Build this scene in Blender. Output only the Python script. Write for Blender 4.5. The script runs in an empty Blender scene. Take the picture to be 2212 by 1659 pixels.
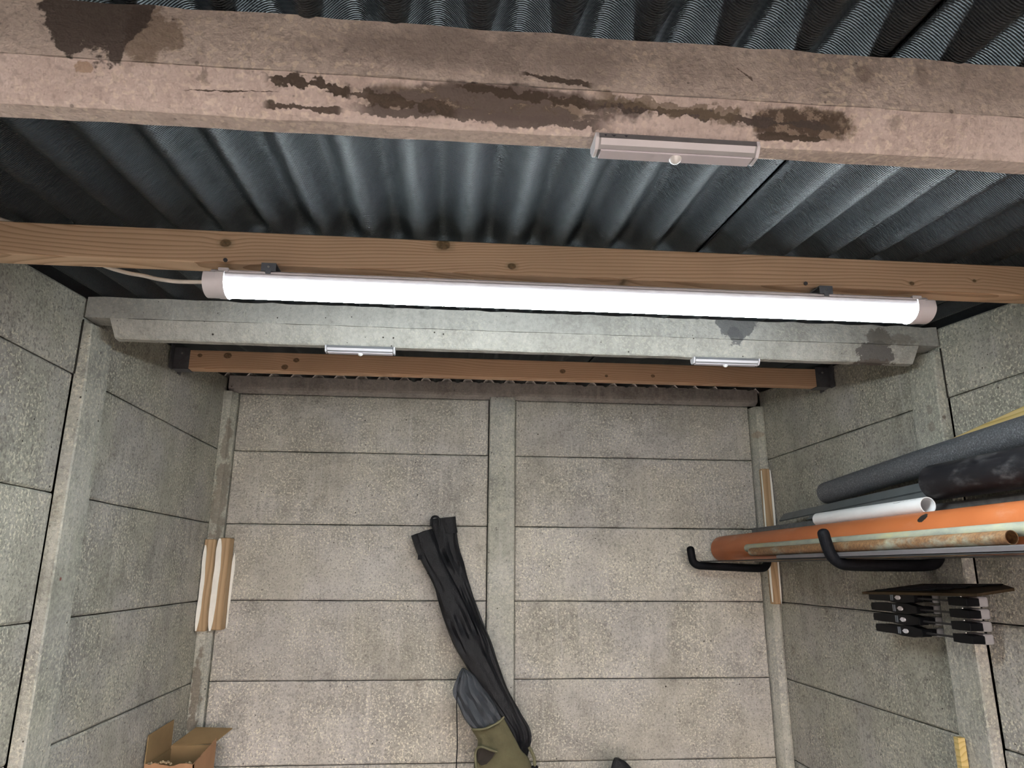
import bpy, bmesh, math, random
from mathutils import Vector, Matrix
random.seed(7)
S = bpy.context.scene
COL = S.collection

# ------------------------------------------------------------------ camera
CAM_F, CAM_PITCH, CAM_YAW, CAM_ROLL = 1520.8, 0.2574, 0.0862, 0.0059
CAM_POS = Vector((0.9966, -3.1309, 1.3795))
fw = Vector((math.sin(CAM_YAW)*math.cos(CAM_PITCH), math.cos(CAM_YAW)*math.cos(CAM_PITCH), math.sin(CAM_PITCH)))
r0 = Vector((math.cos(CAM_YAW), -math.sin(CAM_YAW), 0)); u0 = r0.cross(fw)
cr = math.cos(CAM_ROLL)*r0 + math.sin(CAM_ROLL)*u0
cu = -math.sin(CAM_ROLL)*r0 + math.cos(CAM_ROLL)*u0
cd = bpy.data.cameras.new('camera'); cam = bpy.data.objects.new('camera', cd); COL.objects.link(cam)
cd.sensor_width = 36.0; cd.lens = 36.0*CAM_F/2212.0; cd.clip_start = 0.02
cam.matrix_world = Matrix(((cr.x, cu.x, -fw.x, CAM_POS.x), (cr.y, cu.y, -fw.y, CAM_POS.y), (cr.z, cu.z, -fw.z, CAM_POS.z), (0, 0, 0, 1)))
S.camera = cam

# ------------------------------------------------------------------ light: daylight from the open front, the batten lamp has its own
W = bpy.data.worlds.new('daylight'); S.world = W; W.use_nodes = True
bg = W.node_tree.nodes['Background']
bg.inputs['Color'].default_value = (1.0, 0.845, 0.785, 1)
bg.inputs['Strength'].default_value = 9.8
LAMP_STRENGTH = 53.0
LAMP_COLOR = (0.86, 0.962, 1.0, 1)
S.view_settings.view_transform = 'Standard'
S.view_settings.look = 'None'
S.view_settings.gamma = 1.0
S.view_settings.use_curve_mapping = False
S.view_settings.exposure = 0.63
S.cycles.max_bounces = 5
S.cycles.diffuse_bounces = 3
S.cycles.glossy_bounces = 1
S.cycles.transmission_bounces = 2
S.cycles.use_adaptive_sampling = True
S.cycles.adaptive_threshold = 0.12
S.cycles.adaptive_min_samples = 12

# ------------------------------------------------------------------ dimensions
WID = 2.44                      # clear width between the side walls
PH = 0.3121                     # panel height
ROOF_Z0, ROOF_Y0, ROOF_S = 2.091, -1.25, 0.089
PITCH, AMP = 0.0975, 0.0195
FRONT = -4.90
def roof_z(y): return ROOF_Z0 + ROOF_S*(y - ROOF_Y0)

# ------------------------------------------------------------------ node helper
class G:
    def __init__(s, name, rough=0.8, spec=0.3, metal=0.0):
        s.m = bpy.data.materials.new(name); s.m.use_nodes = True
        s.t = s.m.node_tree; s.b = s.t.nodes['Principled BSDF']
        s.b.inputs['Roughness'].default_value = rough
        s.b.inputs['Specular IOR Level'].default_value = spec
        s.b.inputs['Metallic'].default_value = metal
        s.pos = s.t.nodes.new('ShaderNodeNewGeometry').outputs['Position']
    def put(s, sock, v):
        if hasattr(v, 'is_output') or isinstance(v, bpy.types.NodeSocket): s.t.links.new(v, sock)
        elif isinstance(v, (tuple, list)) and len(v) == 3 and sock.type == 'RGBA': sock.default_value = (*v, 1)
        else: sock.default_value = v
    def math(s, op, a, b=0.0, c=None, clamp=False):
        n = s.t.nodes.new('ShaderNodeMath'); n.operation = op; n.use_clamp = clamp
        s.put(n.inputs[0], a); s.put(n.inputs[1], b)
        if c is not None: s.put(n.inputs[2], c)
        return n.outputs[0]
    def vm(s, op, a, b):
        n = s.t.nodes.new('ShaderNodeVectorMath'); n.operation = op
        s.put(n.inputs[0], a); s.put(n.inputs[1], b)
        return n.outputs['Value'] if op in ('LENGTH', 'DOT_PRODUCT', 'DISTANCE') else n.outputs[0]
    def noise(s, scale, detail=3, rough=0.5, vec=None, stretch=None, dist=0.0, off=None):
        v = s.pos if vec is None else vec
        if off: v = s.vm('ADD', v, off)
        if stretch: v = s.vm('MULTIPLY', v, stretch)
        n = s.t.nodes.new('ShaderNodeTexNoise'); s.put(n.inputs['Vector'], v)
        n.inputs['Scale'].default_value = scale; n.inputs['Detail'].default_value = detail
        n.inputs['Roughness'].default_value = rough; n.inputs['Distortion'].default_value = dist
        return n.outputs['Fac']
    def voro(s, scale, stretch=None):
        v = s.vm('MULTIPLY', s.pos, stretch) if stretch else s.pos
        n = s.t.nodes.new('ShaderNodeTexVoronoi'); s.put(n.inputs['Vector'], v); n.inputs['Scale'].default_value = scale
        return n.outputs['Distance'], n.outputs['Color']
    def rng(s, v, a, b, lo=0.0, hi=1.0):
        n = s.t.nodes.new('ShaderNodeMapRange'); n.interpolation_type = 'SMOOTHSTEP'
        s.put(n.inputs[0], v)
        for i, x in zip((1, 2, 3, 4), (a, b, lo, hi)): n.inputs[i].default_value = x
        return n.outputs[0]
    def mix(s, f, a, b, mode='MIX'):
        n = s.t.nodes.new('ShaderNodeMix'); n.data_type = 'RGBA'; n.blend_type = mode
        s.put(n.inputs[0], f); s.put(n.inputs[6], a); s.put(n.inputs[7], b)
        return n.outputs[2]
    def ramp(s, f, stops):
        n = s.t.nodes.new('ShaderNodeValToRGB'); e = n.color_ramp.elements
        while len(e) < len(stops): e.new(0.5)
        for i, (p, c) in enumerate(stops): e[i].position = p; e[i].color = (*c, 1)
        s.put(n.inputs[0], f); return n.outputs[0]
    def blob(s, c, r, amt=0.5, ns=22, soft=0.16, stretch=None, off=None):
        d = s.vm('SUBTRACT', s.pos, c); d = s.vm('DIVIDE', d, r); d = s.vm('LENGTH', d, (0, 0, 0))
        n = s.noise(ns, 4, 0.62, stretch=stretch, off=off or c)
        d = s.math('ADD', d, s.math('MULTIPLY', s.math('SUBTRACT', n, 0.5), amt*2))
        return s.rng(d, 1.0 - soft, 1.0, 1.0, 0.0)
    def color(s, c): s.put(s.b.inputs['Base Color'], c)
    def bump(s, h, strength=0.3, dist=0.002):
        n = s.t.nodes.new('ShaderNodeBump'); n.inputs['Strength'].default_value = strength
        n.inputs['Distance'].default_value = dist; s.put(n.inputs['Height'], h)
        s.t.links.new(n.outputs[0], s.b.inputs['Normal'])

def concrete(name, dark, mid, light, speck=0.5, tint=None, stains=(), pits=1.0, drip=0.5, objvar=0.16, veins=None, dirtamt=0.5):
    g = G(name, 0.92, 0.18)
    n1 = g.noise(1.9, 2, 0.6); n2 = g.noise(11, 4, 0.65); n3 = g.noise(75, 3, 0.72)
    f = g.math('ADD', g.math('MULTIPLY', n1, 0.36), g.math('ADD', g.math('MULTIPLY', n2, 0.34), g.math('MULTIPLY', n3, 0.30)))
    c = g.ramp(f, [(0.41, dark), (0.5, mid), (0.60, light)])
    if tint:
        c = g.mix(g.rng(g.noise(2.6, 2, 0.6, off=(7, 3, 1)), 0.38, 0.62), c, tint, 'MULTIPLY')
    dr = g.noise(1.0, 2, 0.6, stretch=(34, 34, 2.2))
    c = g.mix(g.math('MULTIPLY', g.rng(dr, 0.5, 0.75), drip), c, tuple(min(1, x*1.25) for x in mid))
    patch = g.rng(g.noise(4.5, 2, 0.6, off=(2, 8, 3)), 0.36, 0.58)
    sp = g.math('MULTIPLY', g.rng(g.noise(125, 1, 0.65), 0.53, 0.64), g.math('ADD', g.math('MULTIPLY', patch, 0.75), 0.25))
    c = g.mix(g.math('MULTIPLY', sp, speck), c, (min(1, light[0]*1.45 + 0.03), min(1, light[1]*1.43 + 0.03), light[2]*1.30))
    sd = g.rng(g.noise(115, 1, 0.65, off=(3, 9, 4)), 0.56, 0.66)
    c = g.mix(g.math('MULTIPLY', sd, speck*0.75), c, tuple(x*0.6 for x in dark))
    dirt = g.rng(g.noise(5.5, 5, 0.78, off=(11, 2, 5)), 0.58, 0.76)
    c = g.mix(g.math('MULTIPLY', dirt, dirtamt), c, (0.15, 0.12, 0.085))
    d, vc = g.voro(34)
    pit = g.math('MULTIPLY', g.rng(g.math('ADD', d, g.math('MULTIPLY', g.noise(16, 3, 0.6), 0.34)), 0.19, 0.24, 1.0, 0.0), pits)
    c = g.mix(pit, c, (0.05, 0.043, 0.036))
    if veins:
        v = g.math('ABSOLUTE', g.math('SUBTRACT', g.noise(17, 6, 0.6), 0.5))
        v = g.math('MULTIPLY', g.rng(v, 0.004, 0.022, 1.0, 0.0), g.blob(*veins))
        c = g.mix(g.math('MULTIPLY', v, 0.75), c, (0.74, 0.66, 0.58))
        pp = g.math('MULTIPLY', g.rng(g.noise(17, 6, 0.6), 0.47, 0.52), g.blob(*veins))
        c = g.mix(g.math('MULTIPLY', pp, 0.45), c, (0.30, 0.26, 0.24))
    sx = None
    for st in stains:
        if 'line' in st:
            if sx is None:
                sx = g.t.nodes.new('ShaderNodeSeparateXYZ'); g.put(sx.inputs[0], g.pos)
            xa, xb, za, zb, amp, ns, th = st['line']
            kx = (zb-za)/(xb-xa)
            zl = g.math('MULTIPLY_ADD', sx.outputs[0], kx, za - kx*xa)
            w = g.noise(ns, 6, 0.65, stretch=(1, 0, 0.0), off=(st.get('s', 0), 0, 0))
            zl = g.math('ADD', zl, g.math('MULTIPLY', g.math('SUBTRACT', w, 0.5), amp*2))
            dz = g.math('ABSOLUTE', g.math('SUBTRACT', sx.outputs[2], zl))
            tn = g.math('MULTIPLY', g.rng(g.noise(45, 3, 0.7, off=(st.get('s', 0), 2, 5)), 0.32, 0.68), th*1.8)
            m = g.rng(g.math('DIVIDE', dz, g.math('ADD', tn, th*0.12)), 0.75, 1.05, 1.0, 0.0)
            e = (xb-xa)*0.12
            m = g.math('MULTIPLY', m, g.math('MULTIPLY', g.rng(sx.outputs[0], xa, xa + e), g.rng(sx.outputs[0], xb - e, xb, 1.0, 0.0)))
        else:
            m = g.blob(*st['at'])
            if 'cut' in st:
                fn = g.noise(*st['cut'])
                edge = g.math('MULTIPLY', m, g.rng(g.math('ABSOLUTE', g.math('SUBTRACT', fn, 0.5)), 0.012, 0.030, 1.0, 0.0))
                m = g.math('MULTIPLY', m, g.rng(fn, 0.48, 0.53))
                c = g.mix(g.math('MULTIPLY', edge, 0.55), c, (0.06, 0.047, 0.038))
        c = g.mix(g.math('MULTIPLY', m, st.get('a', 0.9)), c, st['c'])
    oi = g.t.nodes.new('ShaderNodeObjectInfo')
    c = g.mix(1.0, c, g.ramp(oi.outputs['Random'], [(0, (1-objvar,)*3), (1, (1.0, 1.0, 1.0))]), 'MULTIPLY')
    g.color(c)
    g.bump(g.noise(110, 2, 0.75), 0.6, 0.0045)
    return g.m

def plain(name, col, rough=0.5, spec=0.4, metal=0.0, var=0.12, ns=30, bump=0.0, bs=200):
    g = G(name, rough, spec, metal)
    n = g.noise(ns, 4, 0.6)
    g.color(g.ramp(n, [(0.3, tuple(x*(1-var) for x in col)), (0.7, tuple(min(1, x*(1+var)) for x in col))]))
    if bump: g.bump(g.noise(bs, 3, 0.6), bump, 0.0015)
    return g.m

def timber(name, dark, mid, light, axis='x', knots=(), rings=52, rough=0.62, green=False):
    g = G(name, rough, 0.3)
    st = {'x': (0.22, 1, 1), 'y': (1, 0.22, 1), 'z': (1, 1, 0.22)}[axis]
    p = g.vm('MULTIPLY', g.pos, st)
    wob = g.noise(3.0, 3, 0.45, vec=p)
    sx = g.t.nodes.new('ShaderNodeSeparateXYZ'); g.put(sx.inputs[0], g.pos)
    acr = {'x': 2, 'y': 2, 'z': 0}[axis]
    base = g.math('ADD', sx.outputs[acr], g.math('MULTIPLY', wob, 0.26))
    kd = None
    for (kc, kr) in knots:
        d = g.vm('LENGTH', g.vm('DIVIDE', g.vm('SUBTRACT', g.pos, kc), (kr*2.6, 0.2, kr*1.3)), (0, 0, 0))
        bendv = g.rng(d, 0.0, 2.2, 0.006, 0.0)
        base = g.math('ADD', base, bendv)
    ph = g.math('FRACT', g.math('MULTIPLY', base, rings*2.0))
    ring = g.rng(ph, 0.35, 1.0)
    fine = g.noise(60, 4, 0.7, stretch=tuple(x if x == 1 else 0.05 for x in st))
    f = g.math('ADD', g.math('MULTIPLY', ring, 0.62), g.math('MULTIPLY', fine, 0.38))
    c = g.ramp(f, [(0.15, light), (0.5, mid), (0.92, dark)])
    c = g.mix(g.math('MULTIPLY', g.rng(g.noise(3, 3, 0.5), 0.45, 0.7), 0.35), c, tuple(x*0.72 for x in mid))
    for (kc, kr) in knots:
        m = g.blob(kc, (kr*1.25, 0.3, kr), 0.18, 60, 0.3)
        c = g.mix(g.math('MULTIPLY', m, 0.85), c, g.ramp(g.noise(150, 2, 0.6), [(0.4, (0.09, 0.047, 0.024)), (0.62, (0.27, 0.15, 0.08))]))
        if green:
            m2 = g.blob(kc, (kr*2.4, 0.3, kr*1.7), 0.35, 40, 0.7)
            c = g.mix(g.math('MULTIPLY', m2, 0.35), c, (0.12, 0.12, 0.055))
    g.color(c); g.bump(g.math('ADD', fine, g.math('MULTIPLY', ring, 0.4)), 0.25, 0.001)
    return g.m

M = {}
GREEN = (0.955, 0.97, 0.89)
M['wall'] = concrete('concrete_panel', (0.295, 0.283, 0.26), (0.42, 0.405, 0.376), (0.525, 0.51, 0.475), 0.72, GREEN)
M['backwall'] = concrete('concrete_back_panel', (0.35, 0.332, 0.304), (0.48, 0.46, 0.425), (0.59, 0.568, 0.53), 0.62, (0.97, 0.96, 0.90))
M['post'] = concrete('concrete_post', (0.33, 0.325, 0.30), (0.46, 0.455, 0.415), (0.57, 0.56, 0.51), 0.42, (0.95, 0.96, 0.90), [
    dict(at=((2.41, -1.205, 1.846), (0.05, 0.016, 0.016), 0.5, 60, 0.25), c=(0.24, 0.215, 0.185), a=0.5),
    dict(at=((2.41, -1.203, 1.794), (0.05, 0.018, 0.018), 0.6, 60, 0.25), c=(0.23, 0.205, 0.175), a=0.55),
    dict(at=((2.42, -1.246, 1.815), (0.006, 0.03, 0.006), 0.8, 70, 0.3), c=(0.14, 0.10, 0.085), a=0.7),
    dict(at=((2.40, -0.05, 1.985), (0.03, 0.05, 0.020), 0.8, 50, 0.3), c=(0.38, 0.26, 0.17), a=0.45),
    dict(at=((0.03, -0.04, 1.70), (0.03, 0.05, 0.30), 1.3, 16, 0.3), c=(0.20, 0.165, 0.13), a=0.6),
    dict(at=((0.02, -0.04, 0.85), (0.02, 0.05, 0.30), 1.3, 16, 0.3), c=(0.15, 0.12, 0.09), a=0.7),
    dict(at=((0.03, -1.21, 1.35), (0.002, 0.006, 0.006), 0.3, 60, 0.2), c=(0.22, 0.03, 0.02), a=0.8)])
M['joint'] = plain('joint_dark', (0.035, 0.032, 0.028), 0.95, 0.1)
DK = (0.085, 0.070, 0.064)
MOLD = (0.075, 0.058, 0.045)
GREYW = (0.15, 0.125, 0.115)
OLV = (0.17, 0.135, 0.095)
CUT = (24, 9, 0.68, None, (0.6, 1, 1.5))
STN = [
    dict(at=((0.66, -2.45, 1.945), (0.035, 0.3, 0.04), 1.0, 44, 0.3), c=(0.22, 0.165, 0.12), a=0.7),
    dict(at=((0.596, -2.45, 1.990), (0.064, 0.3, 0.082), 0.75, 30, 0.10), c=DK, a=0.92),
    dict(at=((1.00, -2.45, 1.945), (0.22, 0.3, 0.036), 0.9, 18, 0.5), c=(0.33, 0.285, 0.26), a=0.55),
    dict(at=((1.03, -2.45, 1.889), (0.175, 0.3, 0.021), 0.55, 26, 0.35), c=OLV, a=0.80),
    dict(at=((1.05, -2.45, 1.890), (0.175, 0.3, 0.022), 0.6, 26, 0.25), c=GREYW, a=0.92, cut=CUT),
    dict(at=((1.39, -2.45, 1.888), (0.075, 0.3, 0.019), 0.8, 40, 0.3), c=(0.19, 0.145, 0.10), a=0.8),
    dict(at=((1.385, -2.45, 1.888), (0.075, 0.3, 0.019), 0.8, 40, 0.3), c=MOLD, a=0.85, cut=(44, 8, 0.7)),
    dict(line=(0.862, 1.18, 1.8765, 1.8735, 0.002, 9, 0.0055), c=GREYW, a=0.95, s=3),
    dict(line=(0.778, 0.880, 1.902, 1.893, 0.004, 40, 0.0065), c=MOLD, a=0.95, s=1),
    dict(line=(0.775, 0.87, 1.875, 1.8725, 0.002, 40, 0.0032), c=MOLD, a=0.9, s=6),
    dict(line=(0.86, 1.00, 1.892, 1.880, 0.007, 26, 0.006), c=MOLD, a=0.85, s=2),
    dict(line=(0.98, 1.16, 1.905, 1.893, 0.008, 22, 0.0045), c=MOLD, a=0.9, s=4),
    dict(line=(1.06, 1.15, 1.925, 1.914, 0.006, 50, 0.003), c=MOLD, a=0.9, s=9),
    dict(line=(1.13, 1.45, 1.896, 1.884, 0.007, 24, 0.0042), c=DK, a=0.95, s=5),
    dict(line=(1.14, 1.33, 1.900, 1.892, 0.006, 30, 0.007), c=OLV, a=0.7, s=7),
    dict(line=(1.335, 1.435, 1.873, 1.872, 0.0015, 30, 0.003), c=MOLD, a=0.95, s=8),
    dict(line=(0.69, 0.80, 1.884, 1.888, 0.004, 40, 0.0007), c=MOLD, a=0.9, s=12),
    dict(at=((0.592, -2.45, 1.900), (0.010, 0.3, 0.006), 1.0, 90, 0.3), c=(0.34, 0.22, 0.12), a=0.6),
    dict(at=((0.716, -2.45, 1.897), (0.008, 0.3, 0.010), 1.3, 110, 0.7), c=(0.24, 0.20, 0.175), a=0.6),
    dict(at=((1.512, -2.45, 1.895), (0.010, 0.3, 0.013), 1.3, 100, 0.7), c=(0.27, 0.23, 0.20), a=0.55),
    dict(line=(1.318, 1.338, 1.952, 1.936, 0.001, 60, 0.0025), c=(0.12, 0.085, 0.07), a=0.8, s=14),
    dict(at=((1.475, -2.45, 1.955), (0.014, 0.3, 0.017), 0.6, 50, 0.6), c=(0.29, 0.235, 0.205), a=0.6),
    dict(at=((1.55, -2.45, 1.957), (0.012, 0.3, 0.020), 0.6, 50, 0.6), c=(0.30, 0.245, 0.215), a=0.5),
]
VEIN = ((1.06, -2.45, 1.95), (0.25, 0.3, 0.05), 0.6, 12, 0.6)
M['beam_near_up'] = concrete('concrete_beam_near_upper', (0.40, 0.35, 0.315), (0.56, 0.49, 0.445), (0.68, 0.605, 0.55), 0.35, None, STN, pits=0.5, drip=0.2, objvar=0.0, veins=VEIN, dirtamt=0.35)
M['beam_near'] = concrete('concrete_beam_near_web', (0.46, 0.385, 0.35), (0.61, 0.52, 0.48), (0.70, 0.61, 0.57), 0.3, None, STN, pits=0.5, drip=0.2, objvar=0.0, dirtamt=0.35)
WET = (0.125, 0.125, 0.13)
STF = [
    dict(at=((1.815, -1.25, 2.082), (0.064, 0.2, 0.050), 0.7, 26, 0.08), c=WET, a=0.85),
    dict(at=((1.812, -1.25, 2.040), (0.024, 0.2, 0.030), 0.8, 36, 0.12), c=WET, a=0.85),
    dict(at=((2.235, -1.25, 2.005), (0.058, 0.2, 0.036), 0.8, 30, 0.1), c=(0.12, 0.11, 0.105), a=0.9),
    dict(at=((2.25, -1.25, 2.05), (0.045, 0.2, 0.030), 1.0, 34, 0.2), c=(0.17, 0.155, 0.135), a=0.85),
    dict(at=((2.31, -1.25, 2.045), (0.07, 0.2, 0.020), 1.0, 34, 0.5), c=(0.22, 0.20, 0.17), a=0.7),
    dict(at=((2.235, -1.25, 1.975), (0.06, 0.2, 0.015), 1.2, 60, 0.2), c=(0.12, 0.10, 0.085), a=0.9),
]
M['beam'] = concrete('concrete_beam_far_upper', (0.32, 0.31, 0.285), (0.41, 0.40, 0.37), (0.48, 0.47, 0.435), 0.2, None, STF, pits=1.0, drip=0.6, objvar=0.0, dirtamt=0.25)
M['beam_web'] = concrete('concrete_beam_far_web', (0.33, 0.32, 0.29), (0.425, 0.412, 0.375), (0.50, 0.485, 0.445), 0.2, None, STF, pits=1.0, drip=0.4, objvar=0.0, dirtamt=0.2)
M['header'] = concrete('concrete_header', (0.30, 0.27, 0.255), (0.42, 0.385, 0.365), (0.52, 0.485, 0.46), 0.2, None, drip=0.8, objvar=0.0)
M['floor'] = concrete('concrete_floor', (0.17, 0.16, 0.15), (0.24, 0.23, 0.215), (0.31, 0.30, 0.28), 0.2)
M['tarmac'] = plain('tarmac', (0.07, 0.068, 0.066), 0.9, 0.2, var=0.3, ns=60, bump=0.4, bs=150)

def roof_mat():
    g = G('bitumen_corrugated', 0.42, 0.5)
    g.b.inputs['Specular Tint'].default_value = (0.78, 0.92, 1.0, 1)
    n = g.noise(6, 4, 0.6)
    c = g.ramp(n, [(0.3, (0.011, 0.0128, 0.0147)), (0.7, (0.021, 0.024, 0.027))])
    c = g.mix(g.math('MULTIPLY', g.rng(g.noise(60, 5, 0.8), 0.66, 0.74), 0.5), c, (0.06, 0.057, 0.054))
    g.color(c)
    sx = g.t.nodes.new('ShaderNodeSeparateXYZ'); g.put(sx.inputs[0], g.pos)
    row = g.math('MULTIPLY', sx.outputs[1], 2*math.pi/0.0038)
    odd = g.math('MULTIPLY', g.math('GREATER_THAN', g.math('SINE', g.math('MULTIPLY', row, 0.5)), 0.0), math.pi)
    colw = g.math('SINE', g.math('ADD', g.math('MULTIPLY', sx.outputs[0], 2*math.pi/0.0052), odd))
    r = g.math('SINE', row)
    h = g.math('ADD', g.math('MULTIPLY', r, 0.65), g.math('MULTIPLY', g.math('MULTIPLY', colw, r), 0.45))
    h = g.math('ADD', h, g.math('MULTIPLY', g.noise(220, 2, 0.5), 0.7))
    g.bump(h, 0.75, 0.0016)
    return g.m
M['roof'] = roof_mat()
M['purlin'] = timber('treated_pine', (0.46, 0.285, 0.17), (0.68, 0.475, 0.31), (0.76, 0.56, 0.385), 'x', [
    ((0.537, -1.80, 2.005), 0.010), ((1.11, -1.80, 1.981), 0.008), ((0.969, -1.80, 2.022), 0.013), ((1.345, -1.80, 1.955), 0.009),
    ((1.975, -1.80, 1.980), 0.005), ((2.12, -1.80, 1.992), 0.004), ((0.544, -1.80, 1.956), 0.005)], rings=62, green=True)
M['joist'] = timber('pine_joist', (0.58, 0.32, 0.19), (0.72, 0.45, 0.28), (0.78, 0.51, 0.33), 'x', [
    ((0.094, -0.64, 2.111), 0.008), ((0.19, -0.64, 2.114), 0.013), ((0.431, -0.64, 2.104), 0.010), ((0.393, -0.64, 2.077), 0.011),
    ((1.742, -0.64, 2.084), 0.007), ((1.565, -0.64, 2.079), 0.006), ((1.40, -0.64, 2.092), 0.010)], rings=48)
M['batten'] = timber('pale_batten', (0.33, 0.215, 0.115), (0.42, 0.285, 0.16), (0.50, 0.35, 0.205), 'z', rings=24)
M['yellow_wood'] = timber('yellow_timber', (0.42, 0.29, 0.09), (0.60, 0.45, 0.17), (0.68, 0.53, 0.24), 'y', rings=45)
M['lath'] = timber('lath_wood', (0.30, 0.18, 0.08), (0.44, 0.28, 0.14), (0.5, 0.34, 0.18), 'y', rings=30)
M['caulk'] = plain('white_caulk', (0.88, 0.87, 0.80), 0.6, 0.3, var=0.05)
M['white_plastic'] = plain('white_plastic', (0.72, 0.70, 0.74), 0.42, 0.4, var=0.03)
M['white_pvc'] = plain('white_pvc', (0.80, 0.80, 0.80), 0.4, 0.4, var=0.05, ns=12)
M['cable'] = plain('white_cable', (0.72, 0.66, 0.60), 0.5, 0.4, var=0.04)
M['clip'] = plain('steel_clip', (0.28, 0.31, 0.36), 0.4, 0.5, 0.6)
M['hanger'] = plain('dark_galvanised', (0.14, 0.14, 0.155), 0.5, 0.4, 0.5, var=0.25)
M['screw'] = plain('zinc_screw', (0.7, 0.7, 0.68), 0.3, 0.5, 0.9)
M['alu'] = plain('brushed_aluminium', (0.42, 0.42, 0.44), 0.36, 0.5, 0.65, var=0.04)
M['frost'] = plain('frosted_diffuser', (0.70, 0.66, 0.72), 0.5, 0.4, var=0.03)
M['sensor'] = plain('sensor_dome', (0.80, 0.80, 0.80), 0.3, 0.5, var=0.02)
M['print'] = plain('printed_mark', (0.10, 0.10, 0.13), 0.6, 0.2)
M['rubber'] = plain('foam_rubber_black', (0.005, 0.0053, 0.007), 0.65, 0.15, var=0.3, ns=120, bump=0.35, bs=260)
M['black_plastic'] = plain('black_plastic', (0.0035, 0.0037, 0.005), 0.45, 0.16, var=0.2)
M['dark_bar'] = plain('dark_steel_bar', (0.03, 0.03, 0.033), 0.4, 0.5, 0.5)
M['grey_pad'] = plain('grey_rubber_pad', (0.33, 0.33, 0.34), 0.7, 0.3)
M['grey_pvc'] = plain('slate_grey_pvc', (0.125, 0.138, 0.142), 0.5, 0.4, var=0.12, ns=14)
M['grey_pvc2'] = plain('dusty_grey_pvc', (0.14, 0.142, 0.142), 0.65, 0.3, var=0.25, ns=40)
M['trim'] = plain('lilac_grey_trim', (0.125, 0.112, 0.115), 0.6, 0.4, var=0.06)
M['black_strip'] = plain('black_strip', (0.03, 0.026, 0.025), 0.6, 0.3)

def dusty(name, base, dust, rough=0.4, amt=0.8, ns=9, lo=0.55, hi=0.72, under=None):
    g = G(name, rough, 0.25)
    c = g.ramp(g.noise(4, 3, 0.5), [(0.3, tuple(x*0.88 for x in base)), (0.7, base)])
    d = g.rng(g.noise(ns, 6, 0.7, stretch=(1.6, 0.7, 1.6)), lo, hi)
    c = g.mix(g.math('MULTIPLY', d, amt), c, dust)
    s = g.rng(g.noise(46, 4, 0.7, stretch=(2.0, 0.5, 2.0), off=(1, 5, 2)), 0.62, 0.75)
    c = g.mix(g.math('MULTIPLY', s, amt*0.5), c, dust)
    if under: c = g.mix(under[3], c, under[:3])
    g.color(c); g.put(g.b.inputs['Roughness'], g.math('ADD', g.math('MULTIPLY', d, 0.3), rough))
    return g.m
def orange_mat():
    g = G('orange_drain_pvc', 0.42, 0.4)
    c = g.ramp(g.noise(4, 3, 0.5), [(0.3, (0.42, 0.118, 0.036)), (0.7, (0.50, 0.155, 0.052))])
    sx = g.t.nodes.new('ShaderNodeSeparateXYZ'); g.put(sx.inputs[0], g.pos)
    d = g.rng(g.noise(8, 6, 0.7, stretch=(1.6, 0.7, 1.6)), 0.54, 0.74)
    top = g.rng(sx.outputs[2], 1.47, 1.53)
    c = g.mix(g.math('MULTIPLY', g.math('MULTIPLY', d, top), 0.55), c, (0.62, 0.40, 0.29))
    c = g.mix(g.blob((2.165, -1.455, 1.508), (0.03, 0.016, 0.012), 0.5, 60, 0.1), c, (0.02, 0.018, 0.016))
    g.color(c); return g.m
M['orange'] = orange_mat()
M['black_pvc'] = dusty('black_drain_pvc', (0.011, 0.0105, 0.013), (0.10, 0.097, 0.10), 0.5, 0.7, 20, 0.48, 0.75)
def rust_mat(name, f0, f1):
    g = G(name, 0.6, 0.4, 0.15)
    c = g.ramp(g.noise(18, 5, 0.65, stretch=(1, 0.4, 1)), [(0.3, (0.22, 0.235, 0.21)), (0.55, (0.36, 0.365, 0.28)), (0.72, (0.46, 0.44, 0.24))])
    r = g.rng(g.noise(9, 7, 0.72, stretch=(1, 0.45, 1), off=(4, 1, 6)), f0, f1)
    c = g.mix(g.math('MULTIPLY', r, 0.92), c, g.ramp(g.noise(130, 3, 0.7), [(0.35, (0.13, 0.055, 0.022)), (0.7, (0.32, 0.16, 0.06))]))
    g.color(c); g.bump(g.noise(160, 3, 0.6), 0.3, 0.001); return g.m
M['rust'] = rust_mat('rusty_steel', 0.36, 0.52)
M['galv'] = rust_mat('weathered_galvanised', 0.60, 0.80)
def foam_mat():
    g = G('grey_pipe_foam', 0.55, 0.5)
    c = g.ramp(g.noise(240, 2, 0.6), [(0.38, (0.07, 0.075, 0.083)), (0.58, (0.115, 0.121, 0.131)), (0.72, (0.24, 0.25, 0.27))])
    g.color(c); g.bump(g.noise(230, 2, 0.6), 0.6, 0.002); return g.m
M['foam'] = foam_mat()
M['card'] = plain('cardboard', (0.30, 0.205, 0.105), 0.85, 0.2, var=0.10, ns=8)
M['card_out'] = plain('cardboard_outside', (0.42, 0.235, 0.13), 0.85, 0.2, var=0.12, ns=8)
M['chips'] = plain('packing_crumbs', (0.42, 0.32, 0.2), 0.9, 0.2, var=0.3, ns=120)
def fabric(name, col, rough, sheen=0.0, ns=420):
    g = G(name, rough, 0.35)
    g.color(g.ramp(g.noise(9, 5, 0.6), [(0.3, tuple(x*0.75 for x in col)), (0.7, tuple(x*1.25 for x in col))]))
    g.bump(g.math('ADD', g.noise(ns, 2, 0.5), g.math('MULTIPLY', g.noise(26, 4, 0.6, stretch=(1.5, 1, 0.35)), 2.0)), 0.5, 0.004)
    return g.m
M['black_cloth'] = fabric('black_nylon', (0.006, 0.0064, 0.0085), 0.5)
M['grey_cloth'] = fabric('slate_nylon', (0.055, 0.062, 0.072), 0.42)
M['olive'] = fabric('olive_canvas', (0.115, 0.103, 0.056), 0.9)
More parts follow.
